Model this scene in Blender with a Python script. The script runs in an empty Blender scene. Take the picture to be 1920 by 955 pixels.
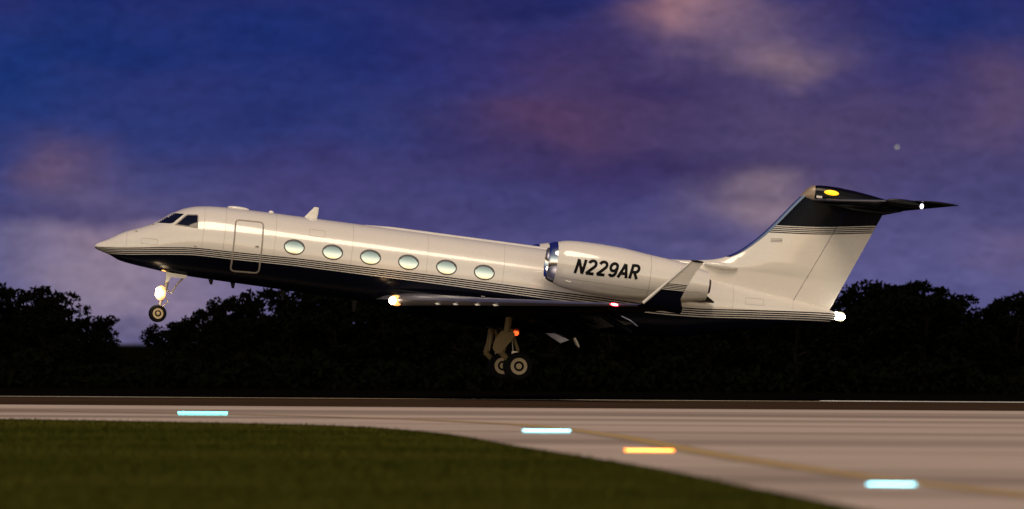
import bpy, bmesh, math, random
import numpy as np
from mathutils import Vector, Matrix
random.seed(7); rng = np.random.default_rng(7)
S = bpy.context.scene
COL = S.collection
R = math.radians

# ---------------------------------------------------------------- camera
cam = bpy.data.cameras.new('camera'); camo = bpy.data.objects.new('camera', cam); COL.objects.link(camo)
cam.sensor_width = 36.0; cam.lens = 36.0 * 11800 / 1920
cam.clip_start = 1.0; cam.clip_end = 20000
camo.location = (0, 0, 1.7)
PITCH = (650 - 477.5) / 11800
camo.matrix_world = Matrix.Translation((0, 0, 1.7)) @ Matrix.Rotation(math.pi / 2 + PITCH, 4, 'X') @ Matrix.Rotation(0.0063, 4, 'Z')
cam.dof.use_dof = True; cam.dof.focus_distance = 188.0; cam.dof.aperture_fstop = 1.2
S.camera = camo

# ---------------------------------------------------------------- world: dusk sky
def srgb(r, g, b):
    f = lambda c: (c / 255 / 12.92) if c <= 10 else ((c / 255 + .055) / 1.055) ** 2.4
    return (f(r), f(g), f(b), 1)
W = bpy.data.worlds.new('World'); S.world = W; W.use_nodes = True
nt = W.node_tree; nt.nodes.clear()
class G:
    """tiny node helper"""
    def __init__(s, nt): s.nt = nt
    def n(s, t, **k):
        nd = s.nt.nodes.new(t)
        for a, v in k.items(): setattr(nd, a, v)
        return nd
    def put(s, sock, v):
        if isinstance(v, bpy.types.NodeSocket): s.nt.links.new(v, sock)
        else: sock.default_value = v
    def m(s, op, a, b=0.0, c=None, clamp=False):
        nd = s.n('ShaderNodeMath', operation=op, use_clamp=clamp)
        s.put(nd.inputs[0], a); s.put(nd.inputs[1], b)
        if c is not None: s.put(nd.inputs[2], c)
        return nd.outputs[0]
    def mix(s, f, a, b, mode='MIX'):
        nd = s.n('ShaderNodeMix', data_type='RGBA', blend_type=mode)
        s.put(nd.inputs[0], f); s.put(nd.inputs[6], a); s.put(nd.inputs[7], b)
        return nd.outputs[2]
    def ramp(s, f, stops, interp='LINEAR'):
        nd = s.n('ShaderNodeValToRGB'); cr = nd.color_ramp; cr.interpolation = interp
        while len(cr.elements) < len(stops): cr.elements.new(0.5)
        for e, (p, c) in zip(cr.elements, stops): e.position = p; e.color = c
        s.put(nd.inputs[0], f); return nd.outputs[0]
    def rng(s, v, a, b, c=0.0, d=1.0, smooth=True):
        nd = s.n('ShaderNodeMapRange'); nd.interpolation_type = 'SMOOTHSTEP' if smooth else 'LINEAR'
        for i, q in enumerate((v, a, b, c, d)): s.put(nd.inputs[i], q)
        return nd.outputs[0]
    def noise(s, vec, scale, detail=3, rough=.5, dist=0):
        nd = s.n('ShaderNodeTexNoise'); s.put(nd.inputs['Vector'], vec)
        nd.inputs['Scale'].default_value = scale; nd.inputs['Detail'].default_value = detail
        nd.inputs['Roughness'].default_value = rough; nd.inputs['Distortion'].default_value = dist
        return nd.outputs[0]
    def vec(s, x, y, z):
        nd = s.n('ShaderNodeCombineXYZ'); s.put(nd.inputs[0], x); s.put(nd.inputs[1], y); s.put(nd.inputs[2], z); return nd.outputs[0]
g = G(nt)
tc = g.n('ShaderNodeTexCoord'); sep = g.n('ShaderNodeSeparateXYZ'); nt.links.new(tc.outputs['Generated'], sep.inputs[0])
dx, dy, dz = sep.outputs
az = g.m('ARCTAN2', dx, dy)                                   # azimuth from the runway's far side
# elevation bands of the dusk sky
e = g.m('MULTIPLY', dz, 6.0, clamp=True)
base = g.ramp(e, [(0.0, srgb(92, 92, 142)), (0.05, srgb(88, 88, 144)), (0.12, srgb(64, 70, 130)), (0.20, srgb(44, 56, 120)),
                  (0.33, srgb(24, 40, 108)), (1.0, srgb(20, 32, 94))])
# clouds: long soft banks everywhere ...
cv = g.vec(g.m('MULTIPLY', az, 1.0), g.m('MULTIPLY', dz, 2.3), 0.37)
n1 = g.noise(cv, 22, 4, .55, .4)
n2 = g.noise(cv, 60, 3, .5, .3)
nn = g.m('ADD', g.m('MULTIPLY', n1, .72), g.m('MULTIPLY', n2, .28))
cl = g.rng(nn, .42, .66)
base = g.mix(g.m('MULTIPLY', cl, .26), base, srgb(80, 62, 108))
base = g.mix(g.m('MULTIPLY', g.rng(n2, .5, .3), .45), base, srgb(22, 28, 86))
# ... and the individual banks seen over the runway (azimuth, elevation, half widths, opacity, colour)
banks = [(1160, 165, 280, 125, .75, (72, 56, 98)), (1560, 270, 330, 150, .75, (78, 66, 108)), (1080, 250, 170, 75, .7, (80, 58, 98)), (860, 110, 210, 60, .35, (52, 42, 110)),
         (1270, 20, 85, 34, .9, (166, 118, 126)), (1340, 30, 120, 40, .6, (128, 104, 130)), (1460, 110, 80, 30, .85, (136, 112, 126)), (1400, 75, 130, 55, .5, (112, 92, 124)),
         (1440, 372, 120, 40, .9, (142, 122, 140)), (1200, 322, 280, 36, .75, (50, 38, 84)), (1000, 215, 110, 45, .5, (86, 58, 92)), (1560, 215, 130, 50, .5, (88, 74, 108)), (1240, 160, 90, 40, .6, (46, 38, 92)), (850, 400, 160, 28, .5, (54, 48, 100)), (400, 100, 380, 90, .6, (26, 46, 118)), (30, 200, 200, 150, .6, (20, 52, 122)), (420, 260, 260, 60, .4, (38, 56, 124)), (1920, 60, 150, 60, .5, (28, 44, 112)), (1640, 530, 260, 60, .5, (92, 92, 146)), (1400, 400, 90, 30, .5, (140, 120, 134)), (1330, 435, 200, 45, .5, (108, 96, 136)), (1100, 370, 160, 55, .45, (66, 60, 122)),
         (1880, 185, 110, 100, .6, (104, 80, 110)), (1900, 440, 110, 40, .6, (116, 96, 132)), (1620, 10, 110, 40, .35, (60, 50, 110)), (1790, 50, 120, 45, .7, (28, 46, 112)), (1850, 340, 160, 60, .6, (70, 66, 116)), (1650, 180, 160, 60, .5, (66, 56, 106)), (800, 440, 420, 26, .45, (84, 76, 130)),
         (120, 310, 75, 45, .8, (100, 80, 114)), (150, 360, 90, 50, .4, (96, 80, 118)), (620, 330, 200, 60, .35, (74, 58, 112)), (500, 225, 100, 30, .5, (34, 42, 104)),
         (210, 520, 180, 95, .95, (150, 134, 156)), (90, 470, 160, 50, .45, (100, 98, 148)), (220, 460, 110, 40, .7, (144, 122, 144)), (300, 560, 130, 80, .6, (128, 114, 150)), (130, 405, 240, 22, .65, (54, 50, 104)),
         (1700, 470, 200, 80, .55, (92, 88, 142)), (980, 5, 120, 22, .6, (22, 28, 84)), (1640, 130, 120, 40, .3, (44, 44, 112)), (660, 395, 330, 50, .45, (78, 72, 126))]
front = g.m('GREATER_THAN', dy, 0.0)
wob = g.m('MULTIPLY', g.m('SUBTRACT', n1, .5), .022); wob2 = g.m('MULTIPLY', g.m('SUBTRACT', n2, .5), .012)
azw = g.m('ADD', az, wob); dzw = g.m('ADD', dz, wob2)
for (cx, cy, sx, sy, a, c) in banks:
    ca, ce, wa, we = (cx - 960) / 11800, (650 - cy) / 11800, sx / 11800, sy / 11800
    u = g.m('MULTIPLY', g.m('SUBTRACT', azw, ca), 1 / wa); v = g.m('MULTIPLY', g.m('SUBTRACT', dzw, ce), 1 / we)
    q = g.m('MULTIPLY', g.m('ADD', g.m('MULTIPLY', u, u), g.m('MULTIPLY', v, v)), -.8)
    k = g.m('MULTIPLY', g.m('MULTIPLY', g.m('EXPONENT', q), a), front)
    base = g.mix(k, base, srgb(*c))
# fine ragged texture of the low cloud
n3 = g.noise(cv, 260, 6, .75, .6)
base = g.mix(1.0, base, g.ramp(n3, [(.32, (.82, .82, .77, 1)), (.68, (1.22, 1.20, 1.08, 1))]), 'MULTIPLY')
# the afterglow of the set sun behind the photographer
back = g.rng(g.m('MULTIPLY', dy, -1.0), -.15, .85)
gl = g.m('MULTIPLY', back, g.m('EXPONENT', g.m('MULTIPLY', g.m('MAXIMUM', dz, 0.0), -.5)))
glow = g.ramp(g.m('MULTIPLY', dz, 1.6, clamp=True), [(0, (1.7, 1.05, .52, 1)), (.10, (1.95, 1.55, 1.02, 1)), (.35, (1.45, 1.35, 1.15, 1)), (.65, (.72, .76, .66, 1)), (1, (.26, .30, .32, 1))])
base = g.mix(g.m('MULTIPLY', gl, 1.0, clamp=True), base, glow)
below = g.m('LESS_THAN', dz, 0.0)
base = g.mix(below, base, (.012, .012, .012, 1))
bg = g.n('ShaderNodeBackground'); nt.links.new(base, bg.inputs[0]); bg.inputs[1].default_value = 1.0
wo = g.n('ShaderNodeOutputWorld'); nt.links.new(bg.outputs[0], wo.inputs[0])

# ---------------------------------------------------------------- sun (last warm light from behind the photographer)
sl = bpy.data.lights.new('sun', 'SUN'); sl.energy = 1.95; sl.angle = R(26); sl.color = (1.0, .77, .54)
so = bpy.data.objects.new('sun', sl); COL.objects.link(so)
d = Vector((-.12, 1.0, -1.40)).normalized()
so.rotation_euler = d.to_track_quat('-Z', 'Y').to_euler()
S.view_settings.view_transform = 'Standard'; S.view_settings.look = 'None'
S.view_settings.exposure = 0.0; S.view_settings.gamma = 1.0
S.render.resolution_x = 1024; S.render.resolution_y = 509
S.render.engine = 'CYCLES'

# ---------------------------------------------------------------- materials
def mat(name):
    m = bpy.data.materials.new(name); m.use_nodes = True
    b = m.node_tree.nodes['Principled BSDF']; return m, G(m.node_tree), b
def simple(name, col, rough=.5, metal=0., coat=0., emit=None, es=0., spec=.5, var=.12, scale=3.):
    m, g, b = mat(name)
    tc = g.n('ShaderNodeTexCoord')
    nz = g.noise(tc.outputs['Object'], scale, 4)
    c = g.mix(nz, tuple(x * (1 - var) for x in col[:3]) + (1,), tuple(min(1, x * (1 + var)) for x in col[:3]) + (1,))
    g.put(b.inputs['Base Color'], c)
    g.put(b.inputs['Roughness'], g.m('ADD', g.m('MULTIPLY', g.m('SUBTRACT', nz, .5), .12), rough))
    b.inputs['Metallic'].default_value = metal; b.inputs['Coat Weight'].default_value = coat
    b.inputs['Specular IOR Level'].default_value = spec
    if emit: b.inputs['Emission Color'].default_value = emit + (1,) if len(emit) == 3 else emit; b.inputs['Emission Strength'].default_value = es
    return m
def paint(name, dark=(.002, .0028, .008), white=(.73, .69, .64)):
    m, g, b = mat(name)
    at = g.n('ShaderNodeAttribute', attribute_name='band'); v = at.outputs['Fac']
    fr = g.m('FRACT', g.m('MULTIPLY', v, 4.0))
    line = g.m('LESS_THAN', fr, .60)
    inb = g.m('MULTIPLY', g.m('GREATER_THAN', v, 0.0), line)
    k = g.m('MAXIMUM', inb, g.m('GREATER_THAN', v, 1.0))
    tc = g.n('ShaderNodeTexCoord')
    nz = g.noise(tc.outputs['Object'], 1.3, 5, .6)
    mp = g.n('ShaderNodeMapping'); mp.inputs['Scale'].default_value = (.5, 3, 9); g.nt.links.new(tc.outputs['Object'], mp.inputs[0])
    st = g.noise(mp.outputs[0], 1.0, 4, .6)
    grime = g.m('MULTIPLY', g.rng(g.m('MULTIPLY', nz, st), .22, .42), .10)
    w = g.mix(grime, white + (1,), (.55, .50, .42, 1))
    g.put(b.inputs['Base Color'], g.mix(k, w, dark + (1,)))
    g.put(b.inputs['Roughness'], g.m('ADD', .20, g.m('MULTIPLY', nz, .14)))
    g.put(b.inputs['Specular IOR Level'], g.m('SUBTRACT', .45, g.m('MULTIPLY', k, .38)))
    g.put(b.inputs['Coat Weight'], g.m('SUBTRACT', .55, g.m('MULTIPLY', k, .53))); b.inputs['Coat Roughness'].default_value = .07; b.inputs['Coat IOR'].default_value = 1.85
    bp = g.n('ShaderNodeBump'); bp.inputs['Strength'].default_value = .12; bp.inputs['Distance'].default_value = .05
    g.put(bp.inputs['Height'], g.noise(tc.outputs['Object'], 1.6, 2)); g.nt.links.new(bp.outputs[0], b.inputs['Normal'])
    return m
M = dict(
    paint=paint('aircraft_paint'),
    navy=simple('navy_paint', (.0018, .0022, .005), .28, spec=.04),
    black=simple('black_gloss_paint', (.003, .003, .005), .2, spec=.15),
    white=simple('white_paint', (.76, .73, .68), .3, coat=.4),
    chrome=simple('polished_metal', (.80, .82, .86), .12, 1.0, var=.04),
    lead=simple('brushed_leading_edge', (.24, .24, .30), .38, .8),
    alu=simple('gear_aluminium', (.55, .50, .42), .4, .6),
    gearp=simple('gear_paint', (.19, .145, .07), .5, spec=.15),
    rim=simple('wheel_rim_paint', (.40, .31, .19), .45),
    groove=simple('wheel_recess', (.10, .07, .04), .6),
    rubber=simple('tyre_rubber', (.006, .0055, .005), .8, spec=.1),
    seal=simple('door_seal_rubber', (.30, .27, .24), .6),
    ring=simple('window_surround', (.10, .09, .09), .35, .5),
    pane=simple('reflective_cabin_pane', (.74, .80, .72), .10, 1.0, var=.03),
    glass=simple('dark_cockpit_glass', (.006, .008, .02), .06, spec=.3),
    grey=simple('warm_grey_metal', (.30, .26, .22), .45, .5),
    letter=simple('black_lettering', (.003, .003, .004), .4, spec=.1),
    pale=simple('pale_marking', (.75, .72, .68), .5),
    tan=simple('bronze_fairing', (.30, .23, .17), .4, .3),
    fanm=simple('fan_blade_metal', (.10, .10, .12), .35, .9),
    soot_shade=simple('soot_shade_metal', (.08, .06, .045), .5, .7),
)
def emis(name, col, s): return simple(name, tuple(min(1, c) for c in col), .3, emit=col, es=s)
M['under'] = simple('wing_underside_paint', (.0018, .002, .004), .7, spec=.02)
M['lamp_white'] = emis('lit_landing_lamp', (1.0, .80, .50), 26)
M['lamp_warm'] = emis('lit_warm_lamp', (1.0, .42, .12), 1.5)
M['lamp_red'] = emis('lit_red_lamp', (1.0, .03, .05), 1.6)
M['lamp_orange'] = emis('lit_orange_red_lamp', (1.0, .10, .02), 2.2)
M['glint_amber'] = emis('painted_amber_glint', (1.0, .52, .02), 1.5)
M['lamp_halo'] = emis('lamp_halo_glow', (1.0, .50, .20), 1.2)
M['lamp_red_core'] = emis('lit_red_core', (1.0, .55, .50), 6)
M['streak_core'] = emis('streak_core', (.55, .93, 1.0), 1.1)
M['streak_core_teal'] = emis('teal_streak_core', (.22, .86, .84), 1.0)
M['streak_core_orange'] = emis('orange_streak_core', (1.0, .72, .22), 1.7)
M['lamp_tail'] = emis('lit_tail_lamp', (1.0, .97, .86), 40)
M['tail_halo'] = emis('tail_halo_glow', (1.0, .86, .52), .8)
M['lamp_pale'] = emis('lit_pale_lamp', (.92, .88, 1.0), 2.5)
M['streak_cyan'] = emis('cyan_streak', (.24, .92, .92), 1.15)
M['streak_ice'] = emis('ice_blue_streak', (.30, .72, .86), 1.0)
M['streak_orange'] = emis('orange_streak', (1.0, .26, .015), 1.25)

# ---------------------------------------------------------------- mesh helpers
def link(name, me, parent=None, m=None):
    o = bpy.data.objects.new(name, me); COL.objects.link(o)
    if m is not None and me is not None: me.materials.append(m)
    if parent: o.parent = parent
    return o
def mk(name, verts, faces, m, parent=None, band=None, sharp=35):
    me = bpy.data.meshes.new(name); me.from_pydata([tuple(v) for v in verts], [], faces); me.validate()
    bm = bmesh.new(); bm.from_mesh(me); bmesh.ops.recalc_face_normals(bm, faces=bm.faces); bm.to_mesh(me); bm.free()
    for p in me.polygons: p.use_smooth = True
    me.set_sharp_from_angle(angle=R(sharp))
    if band is not None:
        a = me.attributes.new('band', 'FLOAT', 'POINT')
        a.data.foreach_set('value', [float(band(v.co)) for v in me.vertices])
    return link(name, me, parent, m)
class MB:
    def __init__(s): s.v = []; s.f = []
    def add(s, v, f):
        o = len(s.v); s.v += [tuple(p) for p in v]; s.f += [tuple(i + o for i in q) for q in f]; return s
    def tube(s, pts, rad, n=10, cap=True):
        pts = [Vector(p) for p in pts]; rad = rad if isinstance(rad, (list, tuple)) else [rad] * len(pts)
        V = []; F = []
        for i, p in enumerate(pts):
            t = (pts[min(i + 1, len(pts) - 1)] - pts[max(i - 1, 0)]).normalized()
            a = t.orthogonal().normalized() if i == 0 else (a - t * a.dot(t)).normalized()
            b = t.cross(a)
            for k in range(n):
                th = 2 * math.pi * k / n; V.append(p + (a * math.cos(th) + b * math.sin(th)) * rad[i])
        for i in range(len(pts) - 1):
            for k in range(n): F.append((i * n + k, i * n + (k + 1) % n, (i + 1) * n + (k + 1) % n, (i + 1) * n + k))
        if cap: F += [tuple(range(n))[::-1], tuple((len(pts) - 1) * n + k for k in range(n))]
        return s.add(V, F)
    def lathe(s, prof, c, axis='Y', n=32):
        """prof: (offset along axis, radius)"""
        V = []; F = []
        for (a, r) in prof:
            for k in range(n):
                th = 2 * math.pi * k / n; p = (r * math.cos(th), r * math.sin(th))
                V.append({'Y': (c[0] + p[0], c[1] + a, c[2] + p[1]), 'X': (c[0] + a, c[1] + p[0], c[2] + p[1]), 'Z': (c[0] + p[0], c[1] + p[1], c[2] + a)}[axis])
        for i in range(len(prof) - 1):
            for k in range(n): F.append((i * n + k, i * n + (k + 1) % n, (i + 1) * n + (k + 1) % n, (i + 1) * n + k))
        if prof[0][1] > 1e-4: F.append(tuple(range(n))[::-1])
        if prof[-1][1] > 1e-4: F.append(tuple((len(prof) - 1) * n + k for k in range(n)))
        return s.add(V, F)
    def box(s, c, h, rot=None):
        V = [Vector((x * h[0], y * h[1], z * h[2])) for x in (-1, 1) for y in (-1, 1) for z in (-1, 1)]
        if rot is not None: V = [rot @ v for v in V]
        V = [v + Vector(c) for v in V]
        return s.add(V, [(0, 1, 3, 2), (4, 6, 7, 5), (0, 4, 5, 1), (2, 3, 7, 6), (0, 2, 6, 4), (1, 5, 7, 3)])
    def prism(s, poly, y0, y1):
        """poly in (x, z), between y0 and y1"""
        n = len(poly); V = [(x, y0, z) for x, z in poly] + [(x, y1, z) for x, z in poly]
        return s.add(V, [tuple(range(n)), tuple(range(2 * n - 1, n - 1, -1))] + [(i, i + n, (i + 1) % n + n, (i + 1) % n) for i in range(n)])
    def ellip(s, c, r, n=16, h=10):
        prof = [(-math.cos(math.pi * i / h), math.sin(math.pi * i / h)) for i in range(h + 1)]
        V = []; F = []
        for (a, q) in prof:
            for k in range(n):
                th = 2 * math.pi * k / n; V.append((c[0] + a * r[0], c[1] + q * math.cos(th) * r[1], c[2] + q * math.sin(th) * r[2]))
        for i in range(h):
            for k in range(n): F.append((i * n + k, i * n + (k + 1) % n, (i + 1) * n + (k + 1) % n, (i + 1) * n + k))
        return s.add(V, F)
    def build(s, name, m, parent=None, band=None, sharp=35): return mk(name, s.v, s.f, m, parent, band, sharp)
def loft(rings, cap0=True, cap1=True):
    n = len(rings[0]); V = [p for r in rings for p in r]; F = []
    for i in range(len(rings) - 1):
        for k in range(n): F.append((i * n + k, i * n + (k + 1) % n, (i + 1) * n + (k + 1) % n, (i + 1) * n + k))
    if cap0: F.append(tuple(range(n))[::-1])
    if cap1: F.append(tuple((len(rings) - 1) * n + k for k in range(n)))
    return V, F
def pchip(pts):
    xs = np.array([p[0] for p in pts], float); ys = np.array([p[1] for p in pts], float)
    h = np.diff(xs); dl = np.diff(ys) / h; d = np.zeros(len(xs)); d[0] = dl[0]; d[-1] = dl[-1]
    for i in range(1, len(xs) - 1):
        if dl[i - 1] * dl[i] > 0:
            w1 = 2 * h[i] + h[i - 1]; w2 = h[i] + 2 * h[i - 1]; d[i] = (w1 + w2) / (w1 / dl[i - 1] + w2 / dl[i])
    def f(x):
        x = min(max(x, xs[0]), xs[-1]); i = min(max(int(np.searchsorted(xs, x)) - 1, 0), len(xs) - 2)
        t = (x - xs[i]) / h[i]
        return float((2*t**3 - 3*t*t + 1) * ys[i] + (t**3 - 2*t*t + t) * h[i] * d[i] + (-2*t**3 + 3*t*t) * ys[i+1] + (t**3 - t*t) * h[i] * d[i+1])
    return f

# ---------------------------------------------------------------- ground, runway, taxiway
def sheet(name, pts, z, m):
    me = bpy.data.meshes.new(name); bm = bmesh.new()
    bm.faces.new([bm.verts.new((x, y, z)) for x, y in pts]); bmesh.ops.triangulate(bm, faces=bm.faces)
    bmesh.ops.recalc_face_normals(bm, faces=bm.faces)
    for f in bm.faces:
        if f.normal.z < 0: f.normal_flip()
    bm.to_mesh(me); bm.free(); o = link(name, me, None, m); o['kind'] = 'structure'; return o
def crom(p, n=10, ):
    out = []
    for i in range(len(p) - 1):
        a, b, c, d_ = [np.array(p[max(0, min(len(p) - 1, k))], float) for k in (i - 1, i, i + 1, i + 2)]
        for j in range(n):
            t = j / n; out.append(tuple(.5 * ((2*b) + (c - a) * t + (2*a - 5*b + 4*c - d_) * t*t + (-a + 3*b - 3*c + d_) * t**3)))
    out.append(tuple(p[-1])); return out
def ground_mat(name, ca, cb, s1, stretch, rough=.9, extra=None, bump=.3, spec=.0):
    m, g, b = mat(name); tc = g.n('ShaderNodeTexCoord')
    mp = g.n('ShaderNodeMapping'); mp.inputs['Scale'].default_value = stretch; g.nt.links.new(tc.outputs['Object'], mp.inputs[0])
    a = g.noise(mp.outputs[0], s1, 6, .6, .3); f = g.noise(tc.outputs['Object'], 14, 5, .7)
    k = g.m('ADD', g.m('MULTIPLY', g.rng(a, .3, .7), .75), g.m('MULTIPLY', f, .25))
    c = g.mix(k, ca, cb)
    if extra: c = extra(g, tc, c)
    g.put(b.inputs['Base Color'], c); b.inputs['Roughness'].default_value = rough
    b.inputs['Specular IOR Level'].default_value = spec
    bp = g.n('ShaderNodeBump'); bp.inputs['Strength'].default_value = bump; bp.inputs['Distance'].default_value = .03
    g.put(bp.inputs['Height'], f); g.nt.links.new(bp.outputs[0], b.inputs['Normal'])
    return m
def worn(g, tc, c):
    # tyre wear: long dark streaks that bend with the turn, plus lighter scuffs
    mp = g.n('ShaderNodeMapping'); mp.inputs['Scale'].default_value = (.012, .085, 1); mp.inputs['Rotation'].default_value = (0, 0, R(5)); g.nt.links.new(tc.outputs['Object'], mp.inputs[0])
    s = g.noise(mp.outputs[0], 1.0, 4, .55, .6)
    c = g.mix(g.m('MULTIPLY', g.rng(s, .46, .64), .50), c, (.11, .085, .075, 1))
    mp2 = g.n('ShaderNodeMapping'); mp2.inputs['Scale'].default_value = (.02, .34, 1); g.nt.links.new(tc.outputs['Object'], mp2.inputs[0])
    s2 = g.noise(mp2.outputs[0], 1.0, 3, .5, .2)
    return g.mix(g.m('MULTIPLY', g.rng(s2, .5, .64), .28), c, (.14, .10, .085, 1))
M['concrete'] = ground_mat('taxiway_concrete', (.45, .365, .305, 1), (.56, .46, .385, 1), .35, (.25, 1, 1), .8, worn, .1)
M['asphalt'] = ground_mat('runway_asphalt', (.002, .0017, .0015, 1), (.004, .0033, .003, 1), .4, (.2, 1, 1), .85, None, .2)
M['shoulder'] = ground_mat('shoulder_asphalt', (.034, .020, .012, 1), (.060, .038, .024, 1), .25, (.15, 1, 1), .9)
M['soil'] = ground_mat('grass_ground', (.022, .026, .004, 1), (.050, .047, .008, 1), .16, (.35, 1, 1), 1.0)
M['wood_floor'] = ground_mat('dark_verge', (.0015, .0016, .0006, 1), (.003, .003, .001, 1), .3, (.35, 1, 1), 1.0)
M['yellow'] = ground_mat('faded_yellow_paint', (.42, .27, .10, 1), (.48, .36, .20, 1), .8, (.4, 1, 1), .8)
M['border'] = ground_mat('black_line_border', (.30, .24, .18, 1), (.40, .33, .26, 1), .8, (.4, 1, 1), .8)
M['edgepaint'] = ground_mat('runway_edge_paint', (.34, .26, .14, 1), (.75, .72, .62, 1), .09, (1, 1, 1), .7)
M['white_line'] = ground_mat('fresh_white_paint', (.72, .70, .64, 1), (.82, .80, .75, 1), .3, (1, 1, 1), .6)
sheet('ground', [(-5000, -300), (5000, -300), (5000, 6000), (-5000, 6000)], 0, M['soil'])
sheet('runway_shoulder', [(-900, 173), (900, 173), (900, 198.5), (-900, 198.5)], .02, M['shoulder'])
sheet('runway', [(-900, 198.5), (900, 198.5), (900, 228), (-900, 228)], .024, M['asphalt'])
sheet('runway_edge_line', [(-900, 198.1), (900, 198.1), (900, 199.3), (-900, 199.3)], .032, M['edgepaint'])
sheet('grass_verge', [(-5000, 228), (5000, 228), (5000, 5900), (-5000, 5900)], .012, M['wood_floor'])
sheet('runway_marking', [(9.8, 198.2), (70, 198.2), (70, 200.6), (9.8, 200.6)], .04, M['white_line'])
left = [(-900, 158), (-60, 157)] + crom([(-40, 154), (-30, 151), (-18, 145.5), (-11.39, 140.3), (-6.8, 136.2), (-3.56, 132.0), (-1.3, 121.3), (.1, 106.8), (1.84, 89.8), (2.87, 76.5), (3.63, 66.7), (4.6, 50), (5.5, 0), (5.5, -250)])
right = [(28 - x, y) for x, y in left][::-1]
sheet('taxiway', [(-900, 172.996)] + left + right + [(928, 172.996)], .018, M['concrete'])
def ribbon(name, pts, w, z, m):
    c = crom(pts); L = []; Rr = []
    for i, p in enumerate(c):
        t = np.array(c[min(i + 1, len(c) - 1)]) - np.array(c[max(i - 1, 0)]); t = t / np.linalg.norm(t); nrm = np.array((-t[1], t[0]))
        L.append(tuple(np.array(p) + nrm * w)); Rr.append(tuple(np.array(p) - nrm * w))
    return sheet(name, L + Rr[::-1], z, m)
yl = [(-40, 166), (-16, 160), (-5, 149), (-.6, 138.5), (.9, 130), (2.19, 116.3), (3.05, 101.4), (4.07, 88.6), (4.95, 80.2), (5.98, 72.3), (7.6, 60), (9.2, 40), (10, 0)]
ribbon('taxi_line_border', yl, .36, .022, M['border'])
ribbon('taxi_centre_line', yl, .22, .028, M['yellow'])

# grass blades on the near verge, dense enough to break up the sheet
def grass_cover():
    n = 130000
    X = rng.uniform(-15, 7, n); Y = 62 + 92 * rng.uniform(0, 1, n) ** 1.0
    lx = np.interp(Y, [p[1] for p in left[::-1]], [p[0] for p in left[::-1]])
    ok = X < lx - .02 + rng.normal(0, .03, n); X, Y = X[ok], Y[ok]; n = len(X)
    h = rng.uniform(.02, .07, n); a = rng.uniform(0, 2 * math.pi, n); w = rng.uniform(.008, .02, n)
    lean = rng.normal(0, .03, (n, 2)); V = np.zeros((n, 3, 3))
    V[:, 0] = np.stack([X - np.cos(a) * w, Y - np.sin(a) * w, np.zeros(n)], 1)
    V[:, 1] = np.stack([X + np.cos(a) * w, Y + np.sin(a) * w, np.zeros(n)], 1)
    V[:, 2] = np.stack([X + lean[:, 0], Y + lean[:, 1], h], 1)
    me = bpy.data.meshes.new('grass'); me.vertices.add(3 * n); me.vertices.foreach_set('co', V.reshape(-1))
    me.loops.add(3 * n); me.loops.foreach_set('vertex_index', np.arange(3 * n, dtype=np.int32)); me.polygons.add(n)
    me.polygons.foreach_set('loop_start', np.arange(0, 3 * n, 3, dtype=np.int32)); me.polygons.foreach_set('loop_total', np.full(n, 3, dtype=np.int32)); me.update(calc_edges=True)
    m = ground_mat('grass_blades', (.028, .036, .005, 1), (.066, .064, .011, 1), .16, (.35, 1, 1), .9)
    o = link('grass', me, None, m); o['kind'] = 'stuff'; o['label'] = 'dark olive mown grass beside the taxiway curve'; o['category'] = 'grass'
grass_cover()

# ---------------------------------------------------------------- trees
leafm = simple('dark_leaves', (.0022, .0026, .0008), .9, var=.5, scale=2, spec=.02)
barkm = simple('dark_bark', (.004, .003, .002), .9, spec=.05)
def leaves_mesh(name, C, size, seed):
    """C: (n,3) centres; one bent leaf quad each"""
    r = np.random.default_rng(seed); n = len(C)
    A = r.normal(size=(n, 3)); A /= np.linalg.norm(A, axis=1)[:, None]; Bv = np.cross(A, r.normal(size=(n, 3))); Bv /= np.linalg.norm(Bv, axis=1)[:, None]
    s = (size * r.uniform(.6, 1.4, n))[:, None]
    V = np.stack([C - A * s, C + Bv * s * .45, C + A * s, C - Bv * s * .45], 1).reshape(-1, 3)
    me = bpy.data.meshes.new(name); me.vertices.add(4 * n); me.vertices.foreach_set('co', V.reshape(-1))
    me.loops.add(4 * n); me.loops.foreach_set('vertex_index', np.arange(4 * n, dtype=np.int32)); me.polygons.add(n)
    me.polygons.foreach_set('loop_start', np.arange(0, 4 * n, 4, dtype=np.int32)); me.polygons.foreach_set('loop_total', np.full(n, 4, dtype=np.int32)); me.update(calc_edges=True)
    me.materials.append(leafm); return me
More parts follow.
